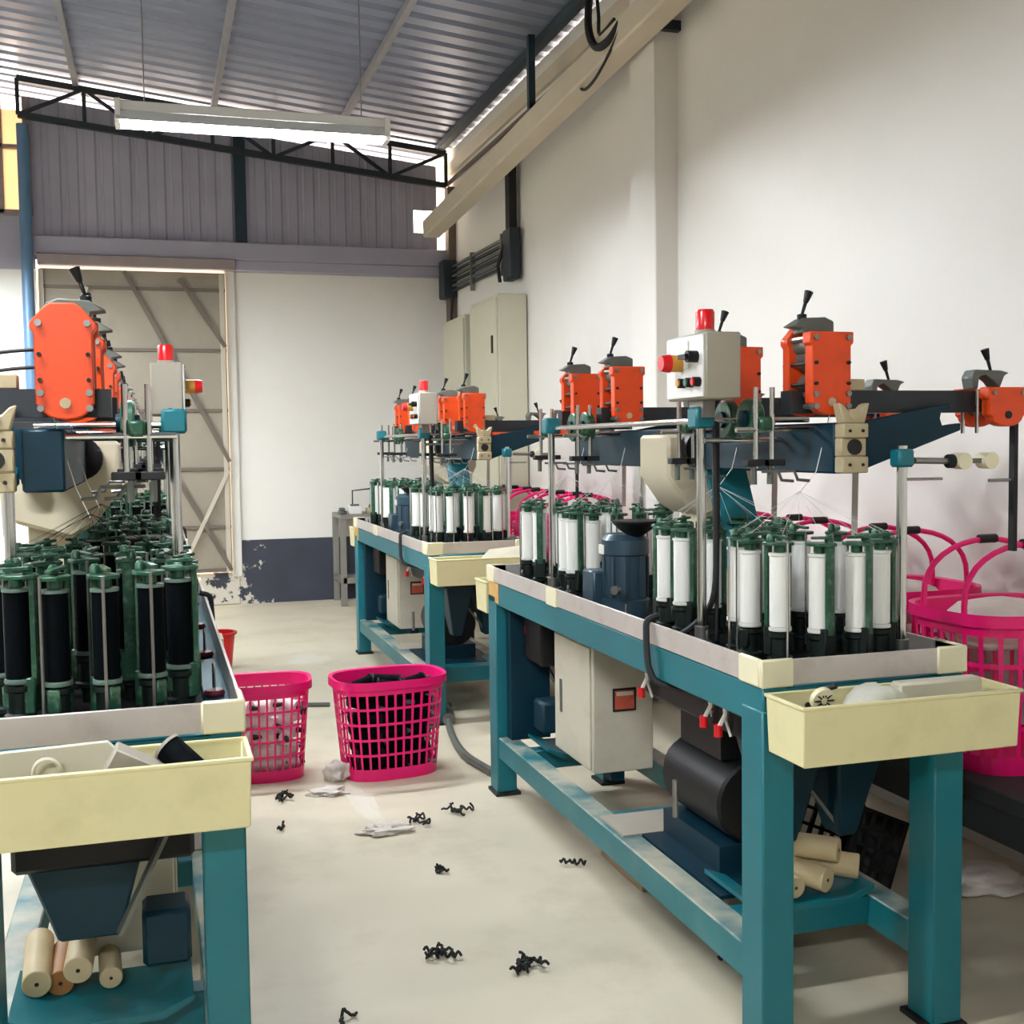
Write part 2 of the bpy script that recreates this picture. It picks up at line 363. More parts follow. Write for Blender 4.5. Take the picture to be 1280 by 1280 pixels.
MB().bar((0, 0, 3.62), (0, 0, 4.09), .045, .045).build('upright', 'dark_steel', t); MB().bar((-.02, 0, 3.62), (.20, 0, 3.62), .045, .04).build('arm', 'dark_steel', t)
t = thing('eave_beam', 'dark blue steel rafter end crossing under the near eave', 'beam', (2.3, 5.9, 0))
MB().bar((-.5, 0, zroof(1.8) - .12), (.36, .1, zroof(2.66) - .10), .09, .10).build('rafter', 'dark_steel', t); MB().bar((.36, -.3, 3.80), (.36, .1, 3.80), .05, .08).build('bracket', 'truss', t)
t = thing('conduit_rack', 'six dark conduits running along the right wall by the back corner', 'conduits', (XW - .04, 0, 0))
for k in range(6): MB().bar((0, 8.42, 2.97 - .043 * k), (0, 10.3, 3.0 - .043 * k), .022, .022).build('conduit', 'truss' if k % 2 else 'castgrey', t)
for y in (8.7, 9.6): MB().box(-.02, .02, y, y + .03, 2.7, 3.02).build('clip', 'steel', t)
t = thing('cable_trunking', 'vertical black cable trunking on the right wall above the electric cabinet', 'trunking', (XW - .06, 8.42, 0))
MB().box(-.03, .03, -.05, .05, 2.95, 3.62).build('trunk', 'rubber', t); MB().box(-.05, .03, -.12, .07, 2.62, 3.0).build('junction_box', 'truss', t, bevel=.008)
MB().tube([(-.04, .05, 2.9), (-.08, .1, 2.75), (-.05, .15, 2.63)], .014).build('cable', 'rubber', t)

def elec(x0, x1, y0, y1, zt, label, split, slot):
    t = thing('electric_cabinet', label, 'cabinet', (x1, (y0 + y1) / 2, 0)); h = (y1 - y0) / 2; w = x1 - x0
    MB().box(-w, 0, -h, h, .06, zt).build('body', 'elec', t, bevel=.006)
    MB().box(-w + .02, -.02, -h + .02, h - .02, 0, .06).build('plinth', 'rubber', t)
    e = [-h + .012] + [-h + 2 * h * s for s in split] + [h - .012]
    for i in range(len(e) - 1):
        d = MB().box(-w - .016, -w, e[i] + .004, e[i + 1] - .004, .09, zt - .03).build('door', 'elec', t, bevel=.004)
        if slot: MB().box(-w - .024, -w - .016, e[i] + .08, e[i] + .115, zt - .43, zt - .30).build('handle', 'rubber', d)
    return t
elec(2.44, 2.66, 8.22, 8.98, 2.50, 'tall beige electric cabinet with black handle against the right wall', [], True)
elec(2.46, 2.66, 9.25, 9.95, 2.46, 'second beige electric cabinet nearer the back corner', [], False)
t = thing('cable_duct', 'dark reddish open cable bay between the two beige electric cabinets', 'cable bay', (2.6, 9.1, 0))
MB().box(-.02, .06, -.1, .1, 0, 2.42).build('back_panel', 'dark_red', t); MB().box(-.10, .06, .09, .12, 0, 2.42).build('side_panel', 'rubber', t); MB().box(-.1, .06, -.12, .12, 2.42, 2.46).build('top_panel', 'rubber', t)
for k in range(4): MB().tube([(-.04, -.06 + .035 * k, .05), (-.05, -.05 + .03 * k, 1.2), (-.04, -.06 + .04 * k, 2.4)], .01, 5).build('cable', 'dark_red' if k % 2 else 'rubber', t)

# ================================================================ BRAIDING MACHINE (local: u across, v along, z up)
L, WD, HT, ZD = 2.2, .525, .913, .842
VH = (.25, .69, 1.51, 1.96); UC = .270; RR = .175
VT = (.25, .69, 1.51, 1.92)   # the heads above the rings
def machine():
    t = thing('braiding_machine', '', 'machine')
    # frame
    legs = [(0, 0, 0), (WD - .078, 0, 0), (0, L - .1, 0), (WD - .078, L - .1, 0)]
    for u, v, _ in legs:
        lg = MB().box(u - (.003 if u == 0 else 0), u + .078 + (.003 if u else 0), v - (.003 if v == 0 else 0), v + .095 + (.006 if v else 0), .012, .80).build('leg', 'teal', t, bevel=.004)
        MB().box(u - .012, u + .09, v - .012, v + .107, 0, .012).build('foot_plate', 'rubber', lg)
    for u in (0, WD - .06): MB().box(u, u + .06, 0, L, .765, .853).build('top_beam', 'teal', t, bevel=.004)
    for v in (.005, L - .065): MB().box(.05, WD - .05, v, v + .06, .765, .85).build('end_beam', 'teal', t, bevel=.004)
    for u in (.004, WD - .078): MB().box(u, u + .074, .09, L - .09, .15, .235).build('stretcher', 'teal_dusty', t, bevel=.004)
    for v in (.26, 1.05, L - .32): MB().box(.06, WD - .06, v, v + .06, .155, .23).build('cross_bar', 'teal', t, bevel=.004)
    MB().box(.04, .20, L - .16, L - .10, .235, .77).build('end_panel', 'teal_dark', t)
    # tray
    MB().box(.006, WD - .006, .006, L - .006, .845, ZD + .006).build('deck_plate', 'deck', t)
    for nm, a in (('tray_rim', (-.004, .004, 0, L)), ('tray_rim', (WD - .004, WD + .004, 0, L)), ('tray_rim', (0, WD, -.004, .004)), ('tray_rim', (0, WD, L - .004, L + .004))):
        MB().box(a[0], a[1], a[2], a[3], .855, HT).build(nm, 'tray_metal', t, bevel=.0015)
    for u in (0, WD):
        for v in (0, L):
            su = 1 if u == 0 else -1; sv = 1 if v == 0 else -1
            q = MB()
            for (a, b) in (((-.008, .075), (-.008, .004)), ((-.008, .004), (.004, .10))):
                q.box(*sorted((u + su * a[0], u + su * a[1])), *sorted((v + sv * b[0], v + sv * b[1])), .852, HT + .003)
            q.build('corner_cap', 'cream_cap', t, bevel=.004)
    MB().box(-.009, 0, 1.36, 1.46, .853, HT + .001).build('rim_joint', 'cream_cap', t)
    MB().box(-.003, .0, L - .14, L - .01, .775, .852).build('patch', 'wood_patch', t)
    # cable loop over the beam
    MB().tube(cr([(.02, .60, .93), (-.012, .60, .918), (-.018, .595, .88), (-.02, .585, .83), (-.02, .57, .79), (.0, .55, .757), (.08, .5, .74)]), .009).build('cable', 'rubber', t)
    # head posts and rods
    def clamp(u, v, z, s=.05, m='teal'): return MB().box(u - s / 2, u + s / 2, v - s / 2, v + s / 2, z - s / 2, z + s / 2).build('clamp', m, t, bevel=.006)
    for u, v, zt in ((.10, .50, 1.49), (.10, 1.70, 1.49), (.455, .14, 1.382), (.455, 1.70, 1.37)):
        p = MB().cyl((u, v, ZD), (u, v, zt), .0125, n=14).build('post', 'chrome', t)
        MB().lathe([(.026, 0), (.026, .03), (.019, .035), (.019, .07)], (u, v, ZD), 14).build('post_foot', 'steel', p)
        clamp(u, v, zt - .03, .056 if zt > 1.4 else .044)
    MB().cyl((.10, .50, 1.452), (.10, 1.70, 1.452), .0085, n=10).build('guide_rod', 'chrome', t)
    for v in (.50, 1.70): MB().cyl((.10, v, 1.452), (.40, v - .03, 1.452), .0075, n=10).build('cross_rod', 'chrome', t)
    MB().cyl((.10, .48, 1.40), (.38, .46, 1.40), .0075, n=10).build('cross_rod', 'chrome', t)
    MB().tube(cr([(.132, .49, 1.45), (.136, .49, 1.2), (.134, .495, 1.0), (.11, .54, .92), (.06, .58, .87)]), .008).build('cable', 'rubber', t)
    MB().tube([(.147, .50, 1.45), (.148, .50, 1.2), (.142, .50, .87)], .0055).build('cable', 'rubber', t)
    # main beam with drive wheels, bracket, hood, column, panel
    MB().box(.315, .395, .215, L - .19, 1.315, 1.44).build('main_beam', 'teal_dark', t, bevel=.005)
    for v in (.42, .545, 1.60, 1.72):
        d = MB().cyl((.185, v, 1.455), (.215, v, 1.455), .052, n=24).build('wheel', 'carrier_green', t, bevel=.004)
        MB().cyl((.175, v, 1.455), (.225, v, 1.455), .022, n=14).build('hub', 'teal_dark', d)
    def bracket(v, du=0):
        q = MB(); q.box(.335, .405, v - .03, v + .01, 1.305, 1.345); q.box(.335, .405, v - .02, v + .01, 1.345, 1.39); q.box(.335, .405, v - .03, v + .01, 1.39, 1.425)
        q.prism([(.34, 1.425), (.40, 1.425), (.413, 1.475), (.40, 1.47), (.385, 1.455), (.355, 1.455), (.34, 1.47), (.327, 1.475)], 'y', v - .022, v + .01)
        b = q.xf(Matrix.Translation((du, 0, .012))).build('bearing_bracket', 'beige_cast', t, bevel=.003)
        MB().cyl((.37 + du, v - .026, 1.38), (.37 + du, v + .016, 1.38), .019, n=16).build('bore', 'rubber', b); MB().cyl((.37 + du, v - .026, 1.458), (.37 + du, v + .014, 1.458), .014, n=14).build('shaft_end', 'beige_cast', b)
        for uu in (.352, .388):
            for zz in (1.337, 1.419): MB().cyl((uu + du, v - .033, zz), (uu + du, v + .014, zz), .004, n=8).build('bolt', 'rubber', b)
        return b
    bracket(.20, -.022); bracket(L - .17, .07)
    MB().box(.372, .432, .258, .292, 1.52, 1.548).build('cap_block', 'beige_cast', t, bevel=.003)
    MB().box(.40, .46, 1.938, 1.975, 1.52, 1.55).build('cap_block', 'beige_cast', t, bevel=.003)
    for zz in (1.60, 1.565): MB().tube(cr([(.36, 1.96, zz), (.45, 1.97, zz - .012), (.55, 1.98, zz - .05)]), .004, 6).build('cable', 'rubber', t)
    h = MB().prism([(.235, 1.42), (.53, 1.42), (.53, 1.27), (.50, 1.21), (.36, 1.165), (.30, 1.20), (.235, 1.29)], 'y', 1.00, 1.22).build('drive_hood', 'hood', t, bevel=.01)
    MB().box(.36, .47, 1.03, 1.17, ZD, 1.20).build('column', 'hood', t, bevel=.004)
    for v in (.985, 1.235):
        MB().cyl((.33, v - .03, 1.375), (.33, v + .03, 1.375), .056, n=24).build('pulley', 'black', h); MB().cyl((.44, v - .028, 1.325), (.44, v + .028, 1.325), .034, n=20).build('pulley', 'black', h)
    MB().add([(.335, .70, ZD), (.445, .66, ZD), (.44, .93, 1.40), (.33, .97, 1.40), (.335, .72, ZD), (.445, .68, ZD), (.44, .95, 1.40), (.33, .99, 1.40)],
             [(0, 1, 2, 3), (7, 6, 5, 4), (0, 4, 5, 1), (1, 5, 6, 2), (2, 6, 7, 3), (3, 7, 4, 0)]).build('support_panel', 'teal', t)
    # arms and take-up heads
    def lever(u, v, z, par, lean=.02):
        l = MB().cyl((u, v, z), (u + lean * .5, v, z + .03), .004, .005, n=8).cyl((u + lean * .5, v, z + .03), (u + lean, v, z + .058), .006, .0115, n=12).build('lever', 'black', par, bevel=.001)
    def plate(u0, u1, z0, z1, v0, v1, rounded_top=False):
        w = u1 - u0; cx = (u0 + u1) / 2; pts = []
        n = 8
        zb = z0 + w * .22
        for i in range(n + 1):
            a = PI + PI * i / n; pts.append((cx + w * .40 * math.cos(a), zb + (zb - z0) * math.sin(a)))
        pts += [(u1 - .003, zb + .005), (u1 - .003, z1 - .06)]
        if rounded_top:
            pts += [(u1 + .004, z1 - .05), (u1 + .004, z1 - .038), (cx + w * .30, z1 - .008), (cx + w * .2, z1), (cx - w * .2, z1), (cx - w * .30, z1 - .008), (u0 - .004, z1 - .038), (u0 - .004, z1 - .05)]
        else:
            pts += [(u1 - .003, z1 - .032), (u1 + .004, z1 - .028), (u1 + .004, z1), (u0 - .004, z1), (u0 - .004, z1 - .028), (u0 + .003, z1 - .032)]
        pts += [(u0 + .003, z1 - .06), (u0 + .003, zb + .005)]
        return pts
    for i, v in enumerate(VT):
        MB().bar((.225, v + .037, 1.492), (.87, v + .037, 1.492), .05, .056).build('cross_arm', 'bar_dark', t)
        u0, u1, z0, z1 = .252, .366, 1.458, 1.660
        hd = MB().prism(plate(u0, u1, z0, z1, 0, 0), 'y', v - .035, v).build('takeup_head', 'orange', t, bevel=.0025)
        MB().prism(plate(u0, u1, z0, z1 + .026, 0, 0, True), 'y', v + .075, v + .105).build('back_plate', 'orange', hd, bevel=.0025)
        q = MB()
        for uu, zz, r in ((.309, 1.60, .034), (.309, 1.535, .03), (.285, 1.63, .02)): q.cyl((uu, v, zz), (uu, v + .075, zz), r, n=16)
        q.build('gear', 'castgrey', hd)
        for uu in (u0 + .012, u1 - .012):
            for zz, r in ((z1 - .014, .007), (z1 - .075, .0045), (z1 - .125, .0045), (z0 + .052, .007), (z0 + .022, .007)):
                MB().cyl((uu, v - .042, zz), (uu, v + .112, zz), r, n=8).build('bolt', 'steel' if r > .005 else 'rubber', hd)
        MB().cyl((.309, v - .038, z0 + .032), (.309, v + .108, z0 + .032), .0105, n=14).build('shaft_end', 'beige_cast', hd)
        MB().prism([(.228, 1.677), (.258, 1.672), (.258, 1.660), (.345, 1.660), (.345, 1.690), (.32, 1.700), (.262, 1.697)], 'y', v + .012, v + .062).build('clamp_casting', 'castgrey', hd, bevel=.003)
        MB().lathe([(.012, 0), (.012, .012), (.006, .014)], (.268, v + .035, 1.695), 10).build('clamp_nut', 'black', hd)
        lever(.268, v + .035, 1.706, hd)
        # right-hand delivery head over the baskets
        a0, a1, b0, b1 = .768, .885, 1.426, 1.527
        rh = MB().prism(plate(a0, a1, b0, b1, 0, 0), 'y', v - .035, v).build('delivery_head', 'orange', t, bevel=.0025)
        MB().prism(plate(a0, a1, b0, b1, 0, 0), 'y', v + .075, v + .105).build('back_plate', 'orange', rh, bevel=.0025)
        MB().cyl((.812, v, 1.484), (.812, v + .075, 1.484), .03, n=16).cyl((.855, v, 1.474), (.855, v + .075, 1.474), .028, n=16).build('roller', 'castgrey', rh)
        MB().cyl((.826, v - .038, 1.456), (.826, v - .03, 1.456), .010, n=12).build('shaft_end', 'rubber', rh)
        for uu in (a0 + .015, a1 - .015): MB().cyl((uu, v - .04, b1 - .015), (uu, v + .11, b1 - .015), .006, n=8).build('bolt', 'steel', rh)
        MB().prism([(.655, 1.51), (.668, 1.51), (.672, 1.54), (.69, 1.546), (.715, 1.53), (.735, 1.51), (.75, 1.545), (.765, 1.552), (.74, 1.558), (.66, 1.56), (.648, 1.54)], 'y', v + .01, v + .055).xf(Matrix.Translation((.102, 0, .014))).build('clamp_casting', 'castgrey', rh, bevel=.003)
        lever(.824, v + .03, 1.570, rh, -.02)
        for k, vv in enumerate((v - .02, v + .05)):
            MB().cyl((.742 + .012 * k, vv, 1.41), (.742 + .012 * k, vv, 1.52), .005, n=8).build('guide_pin', 'chrome', rh)
        # hanging guide at the right
        if i == 0:
            MB().box(.876, .888, v - .0, v + .02, 1.10, 1.47).build('guide_bar', 'rubber', rh); MB().cyl((.805, v + .01, 1.287), (.878, v + .01, 1.287), .0045, n=8).build('guide_pin', 'steel', rh)
        # former above the ring: rods, blocks, crank
        for uu in (.155, .20):
            g = MB().cyl((uu, v + .06, 1.33), (uu, v + .06, 1.53), .0065, n=10).build('former_rod', 'chrome', t)
            MB().box(uu - .03, uu + .03, v + .045, v + .075, 1.335, 1.352).build('clamp_block', 'rubber', g, bevel=.002)
            MB().cyl((uu - .006, v + .06, 1.29), (uu - .006, v + .06, 1.335), .008, n=8).build('guide_eye', 'castgrey', g)
            MB().tube([(uu + .01, v + .05, 1.322), (uu + .05, v + .04, 1.322), (uu + .06, v + .04, 1.30), (uu + .09, v + .035, 1.297)], .0045, 6).build('crank', 'steel', g)
        MB().cyl((.10, v + .06, 1.425), (.34, v + .06, 1.425), .0065, n=8).build('cross_rod', 'chrome', t)
        clamp(.178, v + .06, 1.44, .034, 'carrier_green')
        # braid leaving the delivery head and hanging to the basket
        MB().bar((.60, v + .30, 1.42), (.595, v + .30, 1.13), .018, .004, (0, 1, 0)).build('braid', 'braid', t)
        MB().tube([(.272, v + .06, 1.26), (.30, v + .02, 1.32), (.34, v + .02, 1.47)], .0012, 5).build('cord', 'thread', t)
    # teal outrigger arms at both ends
    for v0 in (.235, 1.64):
        pts = [(.39, 1.318), (.47, 1.345), (.69, 1.418), (.69, 1.436), (.635, 1.430), (.628, 1.448), (.632, 1.466), (.665, 1.470), (.66, 1.485), (.39, 1.440)]
        MB().prism(pts, 'y', v0 - .01, v0 + .012).build('outrigger', 'teal_dark', t, bevel=.002)
    # roller arm on the right
    for v in (.14,):
        a = MB().cyl((.49, v, 1.345), (.60, v, 1.342), .008, n=10).build('roller_arm', 'steel', t)
        MB().cyl((.585, v, 1.342), (.60, v, 1.342), .017, n=12).build('collar', 'rubber', a)
        for uu in (.622, .70): MB().cyl((uu, v - .02, 1.342), (uu, v + .02, 1.342), .0205, n=18).build('roller', 'cream_cap', a)
        MB().bar((.622, v, 1.342), (.70, v, 1.342), .012, .012).build('link', 'lever_grey', a)
        MB().cyl((.47, v - .0, 1.30), (.555, v - .02, 1.30), .0035, n=8).build('hook_rod', 'chrome', t)
    # control box on the near left post
    cb = MB().box(.052, .150, .375, .60, 1.505, 1.672).build('control_box', 'box_grey', t, bevel=.004)
    MB().box(.046, .052, .38, .595, 1.51, 1.667).build('front_panel', 'panel_white', cb, bevel=.002)
    MB().box(.043, .046, .46, .575, 1.585, 1.655).build('name_plate', 'flange', cb)
    MB().cyl((.046, .505, 1.60), (.012, .505, 1.60), .022, n=16).build('stop_collar', 'yellow', cb); MB().cyl((.012, .505, 1.60), (-.012, .505, 1.60), .024, .02, n=18).build('stop_button', 'red', cb)
    MB().cyl((.046, .415, 1.612), (.018, .415, 1.612), .015, n=14).box(.010, .03, .408, .45, 1.606, 1.618).build('selector', 'black', cb)
    for v, m in ((.40, 'red'), (.44, 'green_btn'), (.485, 'yellow')):
        b = MB().cyl((.046, v, 1.548), (.028, v, 1.548), .0125, n=14).build('button', 'black', cb); MB().cyl((.028, v, 1.548), (.024, v, 1.548), .009, n=12).build('button_cap', m, t); b2 = t.children[-1]
    MB().lathe([(.027, 0), (.027, .012), (.023, .014)], (.10, .475, 1.672), 16).build('beacon_base', 'box_grey', cb)
    MB().lathe([(.0245, 0), (.0245, .045), (.021, .052), (0, .052)], (.10, .475, 1.685), 18).build('beacon', 'red_lens', cb)
    MB().box(.085, .12, .46, .54, 1.46, 1.505).build('box_mount', 'steel', cb)
    # drive motor on the deck
    mo = MB().lathe([(.078, 0), (.078, .06), (.070, .065), (.070, .20), (.076, .205), (.076, .25), (.06, .268), (0, .268)], (.15, 1.14, ZD), 24).build('motor', 'motor', t)
    MB().box(.045, .13, 1.15, 1.25, ZD + .04, ZD + .15).build('terminal_box', 'motor', mo, bevel=.006)
    MB().cyl((.09, 1.06, ZD + .1), (.075, 1.05, ZD + .1), .014, n=12).build('cable_gland', 'steel', mo)
    MB().box(.072, .082, 1.13, 1.17, ZD + .205, ZD + .235).build('rating_plate', 'flange', mo)
    MB().lathe([(.02, 0), (.05, .02), (.075, .045), (.075, .05)], (.165, 1.09, ZD + .262), 20).build('fan_cover', 'black', mo)
    for k in range(10):
        a = 2 * PI * k / 10; MB().bar((.15 + .072 * math.cos(a), 1.14 + .072 * math.sin(a), ZD + .07), (.15 + .072 * math.cos(a), 1.14 + .072 * math.sin(a), ZD + .198), .006, .010).build('fin', 'motor', mo)
    # red stop knobs on short rods along the left edge
    for v in (.34, .86, 1.36, 1.86):
        k = MB().cyl((.035, v, ZD + .005), (.035, v, ZD + .085), .0035, n=8).build('stop_rod', 'chrome', t); MB().lathe([(.02, 0), (.024, .006), (.02, .014), (.006, .018)], (.035, v, ZD + .012), 12).build('knob', 'pinkred', k)
    # yarn converging over the rings
    q = MB()
    for v in VH:
        for k in range(12):
            a = 2 * PI * k / 12 + .13; q.cyl((UC + RR * math.cos(a), v + RR * math.sin(a), ZD + .335), (UC, v + .05, 1.27), .0005, n=3)
    o = q.build('yarn', 'thread', t, smooth=False); o['kind'] = 'stuff'; o.material_slots[0].link = 'OBJECT'; o.material_slots[0].material = MATS['thread']
    # under the deck
    for v0, v1, zb in ((.16, .86, .66), (1.82, 2.04, .56)): MB().box(.09, .44, v0, v1, zb, .84).build('gear_housing', 'black', t, bevel=.01)
    MB().cyl((.26, .50, .42), (.26, .86, .42), .115, n=24).cyl((.26, .86, .42), (.26, .92, .42), .085, n=20).build('drive_drum', 'black', t, bevel=.008)
    MB().box(.18, .34, .55, .80, .53, .67).build('drum_bracket', 'black', t)
    MB().box(.15, .37, .50, .86, .235, .31).build('drum_base', 'teal_dark', t)
    for u0 in (.13, .30):
        MB().add([(u0, .17, .68), (u0 + .15, .17, .68), (u0 + .15, .40, .68), (u0, .40, .68), (u0 + .05, .24, .40), (u0 + .10, .24, .40), (u0 + .10, .32, .40), (u0 + .05, .32, .40)],
                 [(0, 1, 2, 3), (7, 6, 5, 4), (0, 4, 5, 1), (1, 5, 6, 2), (2, 6, 7, 3), (3, 7, 4, 0)]).build('chute', 'teal_dark', t, bevel=.006)
    u0 = .15
    MB().add([(u0, 1.80, .74), (u0 + .32, 1.80, .74), (u0 + .32, 2.06, .74), (u0, 2.06, .74), (u0 + .09, 1.90, .40), (u0 + .21, 1.90, .40), (u0 + .21, 2.0, .40), (u0 + .09, 2.0, .40)],
             [(0, 1, 2, 3), (7, 6, 5, 4), (0, 4, 5, 1), (1, 5, 6, 2), (2, 6, 7, 3), (3, 7, 4, 0)]).build('chute', 'teal_dark', t, bevel=.006)
    MB().bar((.10, 2.07, .72), (.24, 2.09, .44), .03, .008).build('belt', 'castgrey', t)
    MB().box(.10, .20, 1.84, 1.95, .30, .42).build('end_motor', 'teal_dark', t, bevel=.01)
    for v0 in (.25, 1.78): MB().prism([(.10, .25), (.16, .22), (.40, .22), (.46, .25), (.46, .262), (.39, .235), (.17, .235), (.10, .262)], 'y', v0, v0 + .24).build('roll_tray', 'teal', t)
    MB().bar((.20, .30, .64), (.36, .26, .42), .02, .008).build('belt', 'castgrey', t)
    MB().box(.02, WD - .10, .86, 1.05, .232, .24).build('shelf_plate', 'card_grey', t); MB().box(.08, .44, .36, .86, .228, .238).build('shelf_plate', 'teal_dark', t)
    # hanging wires and valves
    for v, u in ((.30, .06), (.40, .07), (.78, .06), (1.98, .10)):
        w = MB().tube([(u, v, .77), (u + .01, v + .01, .72), (u + .0, v + .03, .68)], .006, 6).tube([(u + .03, v + .02, .77), (u + .02, v + .03, .70), (u + .03, v + .02, .66)], .004, 6).build('wire', 'plastic_white', t)
        MB().cyl((u, v + .03, .66), (u, v + .03, .69), .011, n=10).build('plug', 'red', w)
    MB().cyl((.03, .52, .40), (.03, .52, .50), .008, n=8).build('drain_tube', 'steel', t)
    # electric cabinet hung under the left beam
    ec = MB().box(.13, .35, 1.38, 1.78, .27, .79).build('electric_box', 'cabinet', t, bevel=.004)
    d = MB().box(.124, .13, 1.40, 1.76, .28, .70).build('door', 'cabinet', ec, bevel=.002)
    MB().box(.121, .124, 1.68, 1.70, .42, .54).build('handle', 'castgrey', d)
    MB().cyl((.13, 1.60, .745), (.126, 1.60, .745), .006, n=8).build('lock', 'rubber', ec)
    MB().box(.20, .285, 1.377, 1.38, .48, .56).build('sticker_frame', 'rubber', ec); MB().box(.207, .278, 1.375, 1.377, .488, .552).build('sticker', 'sticker_red', ec)
    MB().box(.212, .273, 1.3735, 1.375, .535, .548).build('sticker_band', 'paper', ec)
    MB().prism([(.27, .72), (.35, .60), (.37, .60), (.30, .77)], 'y', 1.30, 1.36).build('cable_tray', 'castgrey', t)
    MB().box(.20, .25, 1.40, 1.48, .235, .27).build('box_foot', 'teal_dark', ec)
    # tidy: caps were parented to the machine, move under the box
    for c in list(t.children):
        if c.name.startswith('button_cap'): c.parent = cb
    return t
mA = machine()
XA, YA = 1.268, 2.26; XBm, YBm = 1.277, 5.575; XC, YC = .145, 2.268
mA.location = (XA, YA, 0)
tag(mA, 'teal framed braiding machine nearest on the right, white thread spools, orange heads', 'machine', 'teal braiding machines')
mB = dup(mA, (XBm, YBm, 0), 0, 'teal braiding machine with white spools behind the near right one', 'teal braiding machines')
mC = dup(mA, (XC, YC + L, 0), PI, 'teal braiding machine at the left edge full of black thread spools', 'teal braiding machines')
mD = dup(mA, (XC, YBm + L, 0), PI, 'farther left braiding machine hidden behind the black spool machine', 'teal braiding machines')
for mm in (mC, mD):
    for ch in list(mm.children):
        if ch.name.startswith('end_panel'): bpy.data.objects.remove(ch); continue
        if ch.name.startswith('yarn'): ch.material_slots[0].material = MATS['thread_black']
# the rotated machines keep their outrigger at the near end too
# ---------------------------------------------------------------- bobbin carriers
def carrier(dark):
    t = thing('bobbin_carrier', '', 'bobbin carrier')
    g = 'carrier_green'; gd = 'carrier_dark'
    MB().lathe([(.018, 0), (.018, .03), (.030, .034), (.030, .042), (.022, .046), (.022, .085), (.029, .09), (.029, .10)], n=12).build('foot', gd, t)
    MB().box(.012, .034, -.020, .020, .045, .115).box(-.03, .0, -.012, .012, .055, .10).build('tension_block', gd if not dark else g, t, bevel=.003)
    MB().prism([(.026, -.012), (.035, -.011), (.038, 0), (.035, .011), (.026, .012), (.030, 0)], 'z', .10, .315).build('frame_post', g, t)
    th = MB().lathe([(.012, .112), (.0245, .114), (.0245, .28), (.012, .282)], n=16).build('thread_spool', 'thread_black' if dark else 'thread_white', t)
    MB().lathe([(.027, .104), (.028, .108), (.027, .113), (.010, .113)], n=16).build('lower_flange', 'flange_green' if dark else 'flange', th)
    MB().lathe([(.010, .281), (.027, .281), (.027, .287), (.010, .288)], n=16).build('upper_flange', 'flange_green' if dark else 'flange', th)
    MB().prism([(-.030, -.014), (-.012, -.027), (.016, -.027), (.038, -.016), (.041, 0), (.038, .016), (.016, .027), (-.012, .027), (-.030, .014)], 'z', .305, .313).lathe([(.014, .288), (.014, .305)], n=10).build('top_plate', g, t, bevel=.0015)
    MB().bar((-.022, .004, .322), (.03, -.008, .326), .014, .007).lathe([(.010, .313), (.010, .325), (.006, .332)], (.02, .008, 0), 10).build('catch_lever', g, t, bevel=.001)
    MB().cyl((-.028, .018, .02), (-.028, .018, .312), .0034, n=6).build('guide_rod', 'steel' if dark else 'chrome', t)
    return t
ORD = ['first', 'second', 'third', 'fourth', 'fifth', 'sixth', 'seventh', 'eighth', 'ninth']
RING = ['nearest', 'second', 'third', 'farthest']
def img_x(p):
    d = Vector(p) - CAMPOS; return d.dot(R) / d.dot(F)
def fill(mach, dark, mdesc, col, rings, group, grot):
    proto = carrier(dark); first = True
    mwm = Matrix.Translation(mach.location) @ Matrix.Rotation(mach.rotation_euler.z, 4, 'Z')
    cents = sorted([mwm @ Vector((UC, v, ZD)) for v in VH], key=lambda p: p.y)
    for ri, c in enumerate(cents):
        if ri not in rings: continue
        off = (.10, .36, .2, .45)[ri] + grot; L_ = []
        for k in range(12):
            a = 2 * PI * k / 12 + off; L_.append((c.x + RR * math.cos(a), c.y + RR * math.sin(a), a))
        L_.sort(key=lambda q: q[1]); rows = {'front': L_[:6], 'back': L_[6:]}
        for rn, row in rows.items():
            row.sort(key=lambda q: img_x((q[0], q[1], 1.0)))
            for j, (x, y, a) in enumerate(row):
                o = proto if first else dup(proto); first = False
                o.location = (x, y, ZD + .006); o.rotation_euler = (0, 0, a + random.choice((.6, 2.2, 3.3, 4.6)) + random.uniform(-.25, .25))
                tag(o, f'green carrier, {col} thread, {ORD[j]} from left, {rn} row, {RING[ri]} ring of {mdesc}', 'bobbin carrier', group)
fill(mA, False, 'near right machine', 'white', (0, 1, 2, 3), 'white thread carriers on the near right machine', .0)
fill(mB, False, 'far right machine', 'white', (0, 1, 2, 3), 'white thread carriers on the far right machine', .2)
fill(mC, True, 'near left machine', 'black', (0, 1, 2, 3), 'black thread carriers on the near left machine', .05)
fill(mD, True, 'far left machine', 'black', (0, 1), 'black thread carriers on the far left machine', .15)

